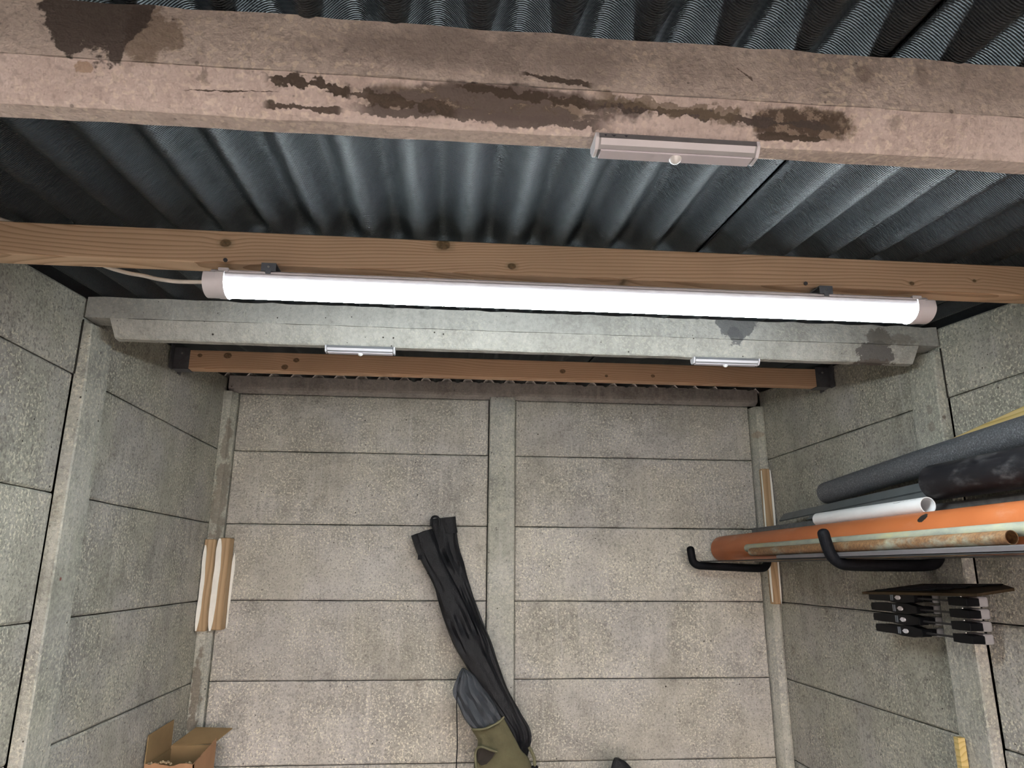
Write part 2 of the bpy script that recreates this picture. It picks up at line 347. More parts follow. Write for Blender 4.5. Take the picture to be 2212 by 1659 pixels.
M['olive_edge'] = fabric('olive_binding', (0.17, 0.16, 0.095), 0.9)
M['dark_lining'] = plain('dark_lining', (0.035, 0.03, 0.025), 0.9, 0.2)
M['board'] = plain('dark_brown_board', (0.034, 0.021, 0.009), 0.6, 0.2, var=0.3, ns=20)
def led():
    m = bpy.data.materials.new('lit_diffuser'); m.use_nodes = True; t = m.node_tree
    t.nodes.remove(t.nodes['Principled BSDF']); e = t.nodes.new('ShaderNodeEmission')
    e.inputs[0].default_value = LAMP_COLOR; e.inputs[1].default_value = LAMP_STRENGTH
    t.links.new(e.outputs[0], t.nodes['Material Output'].inputs[0]); return m
M['led'] = led()

# ------------------------------------------------------------------ mesh helpers
def link(name, bm, mat, parent=None, smooth=False):
    bmesh.ops.recalc_face_normals(bm, faces=bm.faces[:])
    me = bpy.data.meshes.new(name); bm.to_mesh(me); bm.free()
    if smooth:
        for p in me.polygons: p.use_smooth = True
        try: me.set_sharp_from_angle(angle=math.radians(40))
        except Exception: pass
    me.materials.append(M[mat] if isinstance(mat, str) else mat)
    o = bpy.data.objects.new(name, me); COL.objects.link(o)
    if parent is not None:
        o.parent = parent
        o.matrix_parent_inverse = Matrix.Translation(base_of(parent)).inverted()
    return o
BASE = {}
def base_of(o): return Vector(BASE.get(o.name, (0, 0, 0)))
def tag(o, label, cat, group=None):
    o['label'] = label; o['category'] = cat
    if group: o['group'] = group
    return o
def thing(name, label, cat, loc, group=None):
    o = bpy.data.objects.new(name, None); COL.objects.link(o); o.location = loc; o.empty_display_size = 0.05
    BASE[o.name] = tuple(loc)
    return tag(o, label, cat, group)
def struct(o): o['kind'] = 'structure'; return o

def box(x0, x1, y0, y1, z0, z1, bev=0.0, bm=None, seg=1):
    bm = bm or bmesh.new()
    v = [bm.verts.new((x, y, z)) for z in (z0, z1) for y in (y0, y1) for x in (x0, x1)]
    fs = [bm.faces.new([v[i] for i in q]) for q in ((0, 2, 3, 1), (4, 5, 7, 6), (0, 1, 5, 4), (2, 6, 7, 3), (0, 4, 6, 2), (1, 3, 7, 5))]
    if bev: bmesh.ops.bevel(bm, geom=list({e for f in fs for e in f.edges}), offset=bev, segments=seg, affect='EDGES', profile=0.5)
    return bm
def prism(prof, axis, a, b, bev=0.0, bm=None):
    """extrude a closed 2-D profile along an axis; profile coords are the two other axes in order"""
    bm = bm or bmesh.new()
    def P(u, v, w): return {'x': (w, u, v), 'y': (u, w, v), 'z': (u, v, w)}[axis]
    A = [bm.verts.new(P(u, v, a)) for u, v in prof]; B = [bm.verts.new(P(u, v, b)) for u, v in prof]
    n = len(prof)
    fs = [bm.faces.new(A), bm.faces.new(B[::-1])]
    for i in range(n): fs.append(bm.faces.new((A[i], A[(i+1) % n], B[(i+1) % n], B[i])))
    if bev: bmesh.ops.bevel(bm, geom=list({e for f in fs for e in f.edges}), offset=bev, segments=1, affect='EDGES')
    return bm
def frame_at(d):
    d = d.normalized(); up = Vector((0, 0, 1)) if abs(d.z) < 0.9 else Vector((1, 0, 0))
    s = d.cross(up).normalized(); return s, s.cross(d)
def sweep(path, r, n=16, bm=None, caps=True):
    bm = bm or bmesh.new(); path = [Vector(p) for p in path]; rings = []
    s = None
    for i, p in enumerate(path):
        d = (path[min(i+1, len(path)-1)] - path[max(i-1, 0)]).normalized()
        if s is None: s, u = frame_at(d)
        else:
            s = (s - d*s.dot(d)).normalized(); u = s.cross(d)
        rr = r[i] if isinstance(r, (list, tuple)) else r
        rings.append([bm.verts.new(p + rr*(math.cos(t)*s + math.sin(t)*u)) for t in (2*math.pi*k/n for k in range(n))])
    for A, B in zip(rings, rings[1:]):
        for k in range(n): bm.faces.new((A[k], A[(k+1) % n], B[(k+1) % n], B[k]))
    if caps: bm.faces.new(rings[0]); bm.faces.new(rings[-1][::-1])
    return bm
def pipe(a, b, r, wall, n=40, bm=None, segs=1, bend=None):
    """hollow straight pipe with real wall thickness"""
    bm = bm or bmesh.new(); a, b = Vector(a), Vector(b); d = b - a; s, u = frame_at(d)
    def ring(c, rr): return [bm.verts.new(c + rr*(math.cos(t)*s + math.sin(t)*u)) for t in (2*math.pi*k/n for k in range(n))]
    cs = [a + d*i/segs + (bend(i/segs) if bend else Vector()) for i in range(segs+1)]
    O = [ring(c, r) for c in cs]; I = [ring(c, r-wall) for c in cs]
    for R in (O, I):
        for A, B in zip(R, R[1:]):
            for k in range(n): bm.faces.new((A[k], A[(k+1) % n], B[(k+1) % n], B[k]))
    for A, B in ((O[0], I[0]), (O[-1], I[-1])):
        for k in range(n): bm.faces.new((A[k], A[(k+1) % n], B[(k+1) % n], B[k]))
    return bm
def bez(pts, n=8):
    """smooth a polyline through its points (Catmull-Rom)"""
    P = [Vector(p) for p in pts]; P = [P[0]*2 - P[1]] + P + [P[-1]*2 - P[-2]]; out = []
    for i in range(1, len(P)-2):
        for k in range(n):
            t = k/n; a, b, c, d = P[i-1], P[i], P[i+1], P[i+2]
            out.append(0.5*((2*b) + (c-a)*t + (2*a-5*b+4*c-d)*t*t + (3*b-a-3*c+d)*t**3))
    out.append(P[-2]); return out
def dome(c, r, h, n=16, m=5, bm=None, down=True):
    bm = bm or bmesh.new(); sg = -1 if down else 1; c = Vector(c); rings = []
    for j in range(m):
        t = j/m*math.pi/2
        rings.append([bm.verts.new(c + Vector((r*math.cos(t)*math.cos(2*math.pi*k/n), r*math.cos(t)*math.sin(2*math.pi*k/n), sg*h*math.sin(t)))) for k in range(n)])
    top = bm.verts.new(c + Vector((0, 0, sg*h)))
    for A, B in zip(rings, rings[1:]):
        for k in range(n): bm.faces.new((A[k], A[(k+1) % n], B[(k+1) % n], B[k]))
    for k in range(n): bm.faces.new((rings[-1][k], rings[-1][(k+1) % n], top))
    bm.faces.new(rings[0]); return bm
def disc(c, nrm, r, th, n=16, bm=None):
    c, nrm = Vector(c), Vector(nrm).normalized()
    return sweep([c, c + nrm*th], r, n, bm)

def panel(plane, u0, u1, z0, z1, sgn, base, thick=0.05, ztop=None, jit=0.0016, n=10, proud=0.0):
    """cast concrete panel: plane 'x' (side walls, u = y) or 'y' (back wall, u = x); front face at `base`, body behind it.
    ztop(u) gives a sloping upper edge"""
    bm = bmesh.new(); ch = 0.0045
    us = [u0 + (u1-u0)*i/n for i in range(n+1)]
    def P(u, z, w):       # w = distance behind front face
        d = base + sgn*(proud - w)
        return (d, u, z) if plane == 'x' else (u, d, z)
    J = lambda: random.uniform(-jit, jit)
    rows = []
    for i, u in enumerate(us):
        zt = ztop(u) if ztop else z1
        e0 = ch if i == 0 else (-ch if i == n else 0)
        jb, jt = J(), J()
        rows.append([bm.verts.new(P(u, z0, thick)), bm.verts.new(P(u, z0 + jb*0.4, ch)), bm.verts.new(P(u + e0, z0 + ch + abs(jb), abs(J())*0.3)),
                     bm.verts.new(P(u + e0, (z0+zt)/2, abs(J())*0.4)),
                     bm.verts.new(P(u + e0, zt - ch - abs(jt), abs(J())*0.3)), bm.verts.new(P(u, zt + jt*0.4, ch)), bm.verts.new(P(u, zt, thick))])
    # chamfer at both ends: end rings sit at the chamfer depth
    def endring(u, zt):
        return [bm.verts.new(P(u, z0 + ch, ch)), bm.verts.new(P(u, (z0+zt)/2, ch)), bm.verts.new(P(u, zt - ch, ch))]
    for A, B in zip(rows, rows[1:]):
        for k in range(6): bm.faces.new((A[k], B[k], B[k+1], A[k+1]))
        bm.faces.new((A[6], B[6], B[0], A[0]))
    for R, u in ((rows[0], u0), (rows[-1], u1)):
        E = endring(u, ztop(u) if ztop else z1)
        bm.faces.new((R[2], R[3], E[1], E[0])); bm.faces.new((R[3], R[4], E[2], E[1]))
        bm.faces.new((R[1], R[2], E[0])); bm.faces.new((R[4], R[5], E[2]))
        bm.faces.new((R[0], R[1], E[0], E[1], E[2], R[5], R[6]))
    return bm

# ------------------------------------------------------------------ room: floor, walls, roof
fl = struct(link('floor', box(-0.12, 2.56, -4.95, 0.12, -0.10, 0.0), 'floor'))
gr = struct(link('ground', box(-6.0, 8.44, -14.0, -4.951, -0.12, -0.012), 'tarmac'))
GAP = 0.0035
POSTS_Y = [-1.246, -2.446, -3.646, -4.846]        # near faces of the side posts
PW = 0.126
# each bay: far end, near end (the near end stops short of the next post, leaving a dark crack)
bays = [(-0.004, -1.136)] + [(POSTS_Y[i] - 0.002, POSTS_Y[i+1] + PW - 0.016) for i in range(3)]
def side_wall(name, base, sgn):
    x0, x1 = (base - 0.12, base - 0.051) if sgn > 0 else (base + 0.051, base + 0.12)
    bm = bmesh.new()
    prism([(FRONT, 0), (0.12, 0), (0.12, roof_z(0.12) + 0.07), (FRONT, roof_z(FRONT) + 0.07)], 'x', x0, x1, 0, bm)
    w = struct(link(name, bm, 'joint'))
    for bi, (ya, yb) in enumerate(bays):
        for r in range(7):
            z0, z1 = r*PH + GAP/2, (r+1)*PH - GAP/2
            zt = None
            far, near = ya - GAP/2, yb + GAP/2
            if r == 6:
                zt = lambda y: roof_z(y) - 0.004
                far = ya - GAP/2 if bi == 0 else ya + 0.063
                near = yb - 0.045
            link('concrete_panel', panel('x', near, far, z0, z1, sgn, base, 0.05, zt, proud=random.uniform(-0.002, 0.001)), 'wall', w)
    # posts
    for py in POSTS_Y:
        prof = [(0, 0), (0.0275, 0), (0.031, 0.004), (0.031, PW - 0.010), (0.025, PW), (0, PW)]
        zt = roof_z(py) - 0.066
        bm = bmesh.new()
        n = 12
        rings = []
        for i in range(n+1):
            z = zt*i/n; sh = 0.008 if i == n else 0
            rings.append([bm.verts.new((base + sgn*(u - (sh if u > 0 else 0.0)) if u > 0 else base - sgn*0.0008, py + v + random.uniform(-.0008, .0008), z - (0.012 if (i == n and v < .02) else 0))) for u, v in prof])
        for A, B in zip(rings, rings[1:]):
            for k in range(len(prof)): bm.faces.new((A[k], A[(k+1) % len(prof)], B[(k+1) % len(prof)], B[k]))
        bm.faces.new(rings[0]); bm.faces.new(rings[-1][::-1])
        link('concrete_post', bm, 'post', w)
        a, b = sorted((base - sgn*0.001, base + sgn*0.0022)); link('mortar_joint', box(a, b, py - 0.0034, py - 0.0002, 6*PH, zt - 0.002), 'joint', w)
        link('mortar_joint', box(a, b, py + PW + 0.0002, py + PW + 0.0022, 0, zt - 0.03), 'joint', w)
    return w
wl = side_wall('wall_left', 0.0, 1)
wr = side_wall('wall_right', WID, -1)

wb = struct(link('wall_back', box(-0.12, WID + 0.12, 0.051, 0.12, 0, 2.42), 'joint'))
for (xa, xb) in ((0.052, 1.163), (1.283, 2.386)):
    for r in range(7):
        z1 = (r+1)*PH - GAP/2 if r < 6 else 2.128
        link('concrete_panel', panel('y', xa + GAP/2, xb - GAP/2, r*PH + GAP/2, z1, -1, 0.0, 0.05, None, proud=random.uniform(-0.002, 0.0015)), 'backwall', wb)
def vpost(name, prof, zt, mat, parent):
    bm = bmesh.new(); n = 10; rings = []
    for i in range(n+1):
        rings.append([bm.verts.new((u + random.uniform(-.0007, .0007), v, zt*i/n)) for u, v in prof])
    for A, B in zip(rings, rings[1:]):
        for k in range(len(prof)): bm.faces.new((A[k], A[(k+1) % len(prof)], B[(k+1) % len(prof)], B[k]))
    bm.faces.new(rings[0]); bm.faces.new(rings[-1][::-1])
    return link(name, bm, mat, parent)
vpost('concrete_post', [(1.165, 0.05), (1.165, -0.024), (1.170, -0.030), (1.276, -0.030), (1.281, -0.024), (1.281, 0.05)], 2.136, 'post', wb)
vpost('corner_post', [(-0.05, 0.05), (0.0, -0.048), (0.010, -0.050), (0.034, -0.046), (0.040, -0.030), (0.051, -0.012), (0.051, 0.05)], 2.128, 'post', wb)
vpost('corner_post', [(WID + 0.05, 0.05), (WID - 0.003, -0.050), (WID - 0.012, -0.054), (WID - 0.040, -0.050), (WID - 0.047, -0.034), (WID - 0.053, -0.012), (WID - 0.053, 0.05)], 2.118, 'post', wb)

# roof: overlapping corrugated bitumen sheets, each left edge under its neighbour
ce = bpy.data.objects.new('ceiling', None); COL.objects.link(ce); struct(ce)
def sheet(xa, xb, drop):
    bm = bmesh.new(); n = int(round((xb-xa)/PITCH*18)); ys = [0.045, -0.6, -1.25, -1.9, -2.6, -3.3, -4.1, FRONT - 0.05]
    def Z(x, y): return roof_z(y) + AMP*(1 - math.cos(2*math.pi*(x - 0.821)/PITCH)) + 0.0015 - drop*(xb-x)/(xb-xa)
    T = [[None]*(len(ys)) for _ in range(n+1)]; B = [[None]*(len(ys)) for _ in range(n+1)]
    for i in range(n+1):
        x = xa + (xb-xa)*i/n
        for j, y in enumerate(ys):
            z = Z(x, y); B[i][j] = bm.verts.new((x, y, z)); T[i][j] = bm.verts.new((x, y, z + 0.0032))
    for i in range(n):
        for j in range(len(ys)-1):
            bm.faces.new((B[i][j], B[i+1][j], B[i+1][j+1], B[i][j+1])); bm.faces.new((T[i][j], T[i][j+1], T[i+1][j+1], T[i+1][j]))
        for j in (0, len(ys)-1): bm.faces.new((B[i][j], T[i][j], T[i+1][j], B[i+1][j]))
    for i in (0, n):
        for j in range(len(ys)-1): bm.faces.new((B[i][j], B[i][j+1], T[i][j+1], T[i][j]))
    return link('roof_sheet', bm, 'roof', ce, True)
sheet(-0.048, 0.79, 0.0)
sheet(0.731, 1.58, 0.0075)
sheet(1.518, 2.36, 0.0075)
sheet(2.30, 2.488, 0.0075)

# ------------------------------------------------------------------ concrete roof beams
def beam(y0, label, mat, mat2, fl=0.062, dp=0.118, xa=0.004, xb=WID - 0.004, cut=0.064):
    zt = roof_z(y0) - 0.003
    t = thing('concrete_beam', label, 'beam', (WID/2, y0 + 0.03, zt - 0.125), 'cross beams under the roof')
    n = 60
    prof_u = [(0.0, 0.0), (0.0, -fl), (0.068, -fl), (0.068, 0.0)]
    prof_l = [(0.0005, -fl - 0.0012), (0.018, -dp + 0.004), (0.022, -dp), (0.046, -dp), (0.050, -dp + 0.004), (0.0675, -fl - 0.0012)]
    for nm, prof, a, b in (('upper_flange', prof_u, xa, xb), ('lower_web', prof_l, xa + cut, xb - cut)):
        bm = bmesh.new(); rings = []
        for i in range(n+1):
            x = a + (b-a)*i/n
            if nm == 'lower_web':
                ex = 0.012*(i == 0) - 0.012*(i == n)
            rings.append([bm.verts.new((x + (ex*(v < -0.09) if nm == 'lower_web' else 0), y0 + u + random.uniform(-.0007, .0007), zt + v + random.uniform(-1, 1)*(0.0022 if (v == 0.0) else 0.0008))) for u, v in prof])
        m = len(prof)
        for A, B in zip(rings, rings[1:]):
            for k in range(m): bm.faces.new((A[k], A[(k+1) % m], B[(k+1) % m], B[k]))
        bm.faces.new(rings[0]); bm.faces.new(rings[-1][::-1])
        link(nm, bm, mat if nm == 'upper_flange' else mat2, t)
    return t
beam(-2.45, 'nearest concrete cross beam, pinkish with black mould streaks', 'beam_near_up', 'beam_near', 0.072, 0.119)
beam(-1.25, 'pale concrete cross beam directly behind the lit tube lamp', 'beam', 'beam_web', 0.058, 0.110)
beam(-3.65, 'concrete cross beam behind the viewer', 'header', 'header')
beam(-4.85, 'concrete cross beam over the garage opening', 'header', 'header')
hd = link('concrete_header', prism([(-0.0005, 2.1285), (-0.018, 2.136), (-0.030, 2.142), (-0.034, 2.152), (-0.034, 2.201), (-0.0005, 2.201)], 'x', 0.012, WID - 0.020, 0.0), 'header')
tag(hd, 'mauve-grey concrete header along the top of the back wall', 'beam')

# ------------------------------------------------------------------ timbers
pu = thing('timber_purlin', 'orange pine purlin carrying the lit tube lamp', 'timber', (WID/2, -1.777, 1.962))
link('beam_body', box(0.002, WID - 0.002, -1.80, -1.753, 1.962, 2.032, 0.002), 'purlin', pu)
def nail(p, parent, nrm=(0, -1, 0), r=0.004): return link('screw', disc(p, nrm, r, 0.003, 12), 'hanger', parent)
nail((0.541, -1.80, 1.968), pu); nail((1.735, -1.80, 1.969), pu)

jo = thing('timber_joist', 'reddish-brown timber joist in front of the back wall', 'timber', (WID/2, -0.62, 2.062))
link('beam_body', box(0.012, WID - 0.012, -0.64, -0.597, 2.062, 2.131, 0.002), 'joist', jo)
for xs, sg in ((0.004, 1), (WID - 0.004, -1)):
    bm = bmesh.new()
    a, b = sorted((xs, xs + sg*0.056))
    box(a, b, -0.643, -0.6405, 2.060, 2.138, 0.0, bm); box(a, b, -0.5965, -0.594, 2.060, 2.138, 0.0, bm)
    box(a, b, -0.643, -0.594, 2.059, 2.0615, 0.0, bm)
    c, d = sorted((xs, xs + sg*0.003)); box(c, d, -0.672, -0.643, 2.055, 2.142, 0.0, bm); box(c, d, -0.592, -0.563, 2.055, 2.142, 0.0, bm)
    h = link('joist_hanger', bm, 'hanger', jo)
    for zz in (2.116, 2.082): link('screw', disc((xs + sg*(0.030 if zz > 2.1 else 0.026), -0.643, zz), (0, -1, 0), 0.0042, 0.002, 12), 'screw' if zz > 2.1 else 'hanger', h)

# ------------------------------------------------------------------ lit batten lamp under the purlin
lx0, lx1, lyc = 0.511, 2.000, -1.797
lamp = thing('batten_lamp', 'long white LED tube lamp shining under the purlin', 'lamp', (1.25, lyc, 1.938))
def dprof(w, cz, h, up, n=26):
    """D section: straight sides rising `up` above cz, half ellipse below"""
    P = [(lyc + w*math.cos(math.pi*k/n), cz - h*math.sin(math.pi*k/n)) for k in range(n+1)]
    if up: P += [(lyc - w, cz + up*0.8), (lyc - w*0.86, cz + up), (lyc + w*0.86, cz + up), (lyc + w, cz + up*0.8)]
    return P
LZ = 1.9175
dq = [math.radians(-22 + 224*k/34) for k in range(35)]
link('diffuser', prism([(lyc + 0.0330*math.cos(q), 1.9125 - (0.0195 if math.sin(q) > 0 else 0.0133)*math.sin(q)) for q in dq], 'x', lx0 + 0.038, lx1 - 0.038), 'led', lamp, True)
link('housing', prism([(lyc-0.0312, LZ + 0.0002), (lyc-0.0314, LZ + 0.0110), (lyc-0.028, LZ + 0.0145), (lyc+0.028, LZ + 0.0145), (lyc+0.0314, LZ + 0.0110), (lyc+0.0312, LZ + 0.0002)], 'x', lx0 + 0.036, lx1 - 0.036), 'white_plastic', lamp)
link('mounting_rail', prism([(lyc-0.026, LZ + 0.0145), (lyc-0.027, LZ + 0.0185), (lyc-0.024, LZ + 0.0200), (lyc-0.022, LZ + 0.0225), (lyc+0.022, LZ + 0.0225), (lyc+0.026, LZ + 0.0145)], 'x', lx0 + 0.012, lx1 - 0.012), 'white_plastic', lamp)
for xa, xb, inner in ((lx0, lx0 + 0.024, lx0 + 0.040), (lx1 - 0.024, lx1, lx1 - 0.040)):
    cap = link('end_cap', prism(dprof(0.0340, LZ, 0.0262, 0.0155), 'x', xa, xb, 0.0012), 'white_plastic', lamp, True)
    a, b = sorted((xb if inner > xb else xa, inner))
    link('collar', prism(dprof(0.0352, LZ, 0.0274, 0.0160), 'x', a, b), 'white_plastic', cap, True)
    link('rail_stop', box(a + (0.002 if inner > xb else -0.006), b + (0.006 if inner > xb else -0.002), lyc - 0.029, lyc - 0.012, LZ + 0.016, LZ + 0.0245, 0.001), 'white_plastic', cap)
for cx in (0.632, 1.765):
    bm = box(cx - 0.014, cx + 0.014, lyc - 0.0290, lyc - 0.0268, LZ + 0.0205, 1.9530)
    box(cx - 0.014, cx + 0.014, lyc - 0.0290, lyc + 0.028, 1.9530, 1.9550, 0, bm); box(cx - 0.014, cx + 0.014, lyc + 0.0265, lyc + 0.029, LZ + 0.0165, 1.9530, 0, bm)
    box(cx - 0.005, cx + 0.005, lyc - 0.0290, lyc - 0.0270, LZ + 0.0155, LZ + 0.0206, 0, bm); box(cx - 0.008, cx + 0.008, lyc + 0.004, lyc + 0.020, 1.9550, 1.9618, 0, bm)
    cl = link('mounting_clip', bm, 'clip', lamp)
    link('screw', disc((cx, lyc - 0.029, LZ + 0.029), (0, -1, 0), 0.0022, 0.0012, 10), 'screw', cl)
cab = link('lamp_cable', sweep(bez([(0.510, -1.797, 1.922), (0.480, -1.794, 1.922), (0.445, -1.786, 1.925), (0.405, -1.773, 1.934), (0.370, -1.758, 1.946), (0.33, -1.747, 1.956), (0.28, -1.743, 1.972), (0.22, -1.743, 2.00), (0.17, -1.743, 2.030), (0.14, -1.752, 2.0375), (0.11, -1.79, 2.0368), (0.085, -1.83, 2.032), (0.04, -1.87, 2.025), (0.006, -1.89, 2.021)], 6), 0.0040, 10), 'cable', None, True)
tag(cab, 'white flex running from the lamp along the purlin to the left wall', 'cable')

# ------------------------------------------------------------------ small sensor light bars
def led_bar(x0, x1, yb, zt, label, s=1.0, marks=False):
    t = thing('sensor_light', label, 'lamp', ((x0+x1)/2, yb + 0.014, zt - 0.018), 'unlit aluminium sensor light bars under the beams')
    prof = [(yb, zt), (yb - 0.001, zt - 0.007), (yb + 0.004, zt - 0.0125), (yb + 0.008, zt - 0.0165), (yb + 0.022, zt - 0.0165), (yb + 0.026, zt - 0.0125), (yb + 0.031, zt - 0.007), (yb + 0.030, zt)]
    link('body', prism(prof, 'x', x0 + 0.004, x1 - 0.004), 'alu', t)
    link('diffuser', box(x0 + 0.007, x1 - 0.007, yb + 0.0065, yb + 0.0235, zt - 0.0185, zt - 0.0165, 0.0004), 'frost', t)
    link('front_strip', prism([(yb - 0.0012, zt - 0.0072), (yb + 0.0035, zt - 0.0128), (yb + 0.003, zt - 0.0132), (yb - 0.0018, zt - 0.0074)], 'x', x0 + 0.006, x1 - 0.006), 'white_plastic', t)
    for a, b in ((x0, x0 + 0.004), (x1 - 0.004, x1)):
        link('end_cap', prism([(u + (0.0012 if u > yb + 0.015 else -0.0012), v - (0.001 if v < zt - 0.01 else 0)) for u, v in prof], 'x', a, b, 0.0006), 'white_plastic', t)
    xm = (x0+x1)/2
    link('sensor', dome((xm, yb + 0.015, zt - 0.018), 0.0075, 0.007), 'sensor', t, True)
    if marks:
        bm = bmesh.new()
        for k, (dx, w) in enumerate(((0.010, 0.003), (0.018, 0.006), (0.033, 0.0045))):
            xx = x0 + dx
            v = [bm.verts.new((xx, yb - 0.0009, zt - 0.0022)), bm.verts.new((xx + w, yb - 0.0009, zt - 0.0022)), bm.verts.new((xx + w/2, yb - 0.0012, zt - 0.0052))]
            bm.faces.new(v)
        link('printed_symbols', bm, 'print', t)
    return t
led_bar(1.150, 1.343, -2.440, 1.8608, 'sensor light bar on the nearest beam, largest and closest', marks=True)
led_bar(0.640, 0.832, -1.234, 1.9778, 'small sensor light bar under the far beam, left one')
led_bar(1.688, 1.886, -1.234, 1.9778, 'small sensor light bar under the far beam, right one')

# ------------------------------------------------------------------ battens fixed in the corners
def ragged(x0, x1, y, z0, z1, th, n=30, amp=0.004, bm=None):
    """thin smear of sealant on a wall, gently uneven outline"""
    bm = bm or bmesh.new(); L = []; R = []; pl, pr = random.uniform(0, 6), random.uniform(0, 6)
    for i in range(n+1):
        s = i/n; z = z0 + (z1-z0)*s; k = 1 - math.sqrt(min(1, 8*min(s, 1-s) + 0.08))
        wl = amp*(0.35*math.sin(7*s + pl) + 0.12*math.sin(23*s + pr)); wr_ = amp*(0.6*math.sin(5*s + pr) + 0.2*math.sin(17*s + pl))
        L.append((x0 + wl + k*(x1-x0)*0.45, z)); R.append((x1 + wr_ - k*(x1-x0)*0.45, z))
    return prism(L + R[::-1], 'y', y, y - th, 0, bm)
ba = thing('wood_batten', 'caulked pale batten in the left corner, left of the pair', 'batten', (0.02, -0.08, 1.136), 'pair of battens in the left corner')
link('strip', box(0.0035, 0.043, -0.086, -0.052, 1.134, 1.492, 0.003), 'batten', ba)
bm = ragged(0.003, 0.017, -0.086, 1.136, 1.468, 0.0025)
link('caulk_bead', bm, 'caulk', ba)
bb = thing('wood_batten', 'caulked pale batten in the left corner, right of the pair', 'batten', (0.08, -0.03, 1.136), 'pair of battens in the left corner')
link('strip', box(0.053, 0.097, -0.060, -0.0035, 1.137, 1.499, 0.003), 'batten', bb)
link('caulk_bead', ragged(0.044, 0.066, -0.060, 1.134, 1.496, 0.003), 'caulk', bb)
link('caulk_bead', ragged(0.097, 0.107, -0.0025, 1.14, 1.44, 0.004), 'caulk', bb)
br = thing('wood_batten', 'tall narrow timber batten with white edges in the right corner', 'batten', (2.41, -0.07, 1.241))
link('strip', box(2.388, 2.424, -0.085, -0.056, 1.241, 1.824, 0.003), 'batten', br)
link('caulk_bead', ragged(2.4225, 2.4325, -0.074, 1.243, 1.820, 0.008, amp=0.002), 'caulk', br)
link('caulk_bead', ragged(2.383, 2.3895, -0.079, 1.25, 1.815, 0.006, amp=0.003), 'caulk', br)

# ------------------------------------------------------------------ padded pipe hooks
def hook(label, y, pts, plate):
    t = thing('pipe_hook', label, 'hook', (plate[0], y, plate[2]), 'padded hooks holding the pipes')
    path = bez([(x, y, z) for x, z in pts], 7)
    p1 = path[-1]; d = (path[-1] - path[-2]).normalized()
    rr = [0.0165]*len(path)
    path += [p1 + d*0.007, p1 + d*0.012, p1 + d*0.0145]; rr += [0.0148, 0.0105, 0.003]
    link('padded_arm', sweep(path, rr, 18), 'rubber', t, True)
    pl = link('wall_plate', box(plate[0], plate[1], y - 0.015, y + 0.015, plate[2], plate[3], 0.001), 'hanger', t)
    for zz in (plate[3] - 0.012, plate[2] + 0.010): link('screw', disc((plate[0], y, zz), (-1, 0, 0), 0.005, 0.003, 12), 'screw', pl)
    return t
hook('black padded hook on the back right corner batten', -0.102, [(2.374, 1.470), (2.373, 1.430), (2.362, 1.400), (2.33, 1.390), (2.20, 1.394), (2.10, 1.398), (2.062, 1.401), (2.042, 1.415), (2.036, 1.440), (2.033, 1.466)], (2.384, 2.388, 1.42, 1.545))
hook('black padded hook on the concrete post by the clamps', -1.178, [(2.392, 1.475), (2.391, 1.440), (2.384, 1.412), (2.35, 1.398), (2.22, 1.396), (2.13, 1.397), (2.095, 1.402), (2.072, 1.420), (2.061, 1.450), (2.054, 1.482)], (2.4045, 2.408, 1.43, 1.545))

# ------------------------------------------------------------------ pipes and lengths lying on the hooks
t = thing('drain_pipe', 'long orange plastic drain pipe lying on the hooks', 'pipe', (2.205, -1.3, 1.4155))
link('tube', pipe((2.205, -0.03, 1.4715), (2.205, -2.62, 1.4715), 0.055, 0.0035, 56), 'orange', t, True)
t = thing('drain_pipe', 'thick black plastic pipe, dusty, on top of the orange one', 'pipe', (2.262, -2.0, 1.551))
link('tube', pipe((2.262, -1.385, 1.6055), (2.255, -2.62, 1.600), 0.046, 0.0035, 56), 'black_pvc', t, True)
t = thing('waste_pipe', 'short white plastic pipe resting on the orange pipe', 'pipe', (2.23, -1.1, 1.52))
link('tube', pipe((2.236, -0.82, 1.5475), (2.226, -1.395, 1.5455), 0.0215, 0.0022, 40), 'white_pvc', t, True)
def pipe_print(parent):
    # faint factory print along the white pipe: a dark tick, then small grey strokes
    a0, b0 = Vector((2.236, -0.82, 1.5475)), Vector((2.226, -1.395, 1.5455)); L = (b0-a0).length; d = (b0-a0)/L
    def P(u, ang, r=0.02165):
        t = math.radians(ang); return a0 + d*u + Vector((-math.cos(t)*r, 0, math.sin(t)*r))
    def quad(bm, u0, u1, g0, g1): bm.faces.new([bm.verts.new(P(*q)) for q in ((u0, g0), (u1, g0), (u1, g1), (u0, g1))])
    bm = bmesh.new(); quad(bm, 0.452, 0.474, 43, 46)
    bm.faces.new([bm.verts.new(P(*q)) for q in ((0.472, 43), (0.477, 43), (0.486, 57), (0.483, 57))])
    link('printed_mark', bm, 'print', parent)
    bm = bmesh.new()
    for u in (0.490, 0.495, 0.507, 0.512, 0.526, 0.531, 0.536, 0.541, 0.546):
        quad(bm, u, u + 0.0009, 49, 58); quad(bm, u + 0.0009, u + 0.003, 56, 58); quad(bm, u + 0.0009, u + 0.003, 49, 51)
    o = link('printed_strokes', bm, 'grey_pad', parent); o['kind'] = 'stuff'
pipe_print(t)
t = thing('steel_tube', 'short rusty steel tube with open dark end', 'pipe', (2.105, -1.2, 1.4315))
link('tube', pipe((2.105, -0.565, 1.446), (2.105, -1.80, 1.446), 0.0145, 0.0018, 28), 'rust', t, True)
t = thing('steel_tube', 'weathered grey steel tube between rusty tube and orange pipe', 'pipe', (2.134, -1.5, 1.4485))
link('tube', pipe((2.135, -0.46, 1.463), (2.133, -2.62, 1.463), 0.0145, 0.0018, 28), 'galv', t, True)
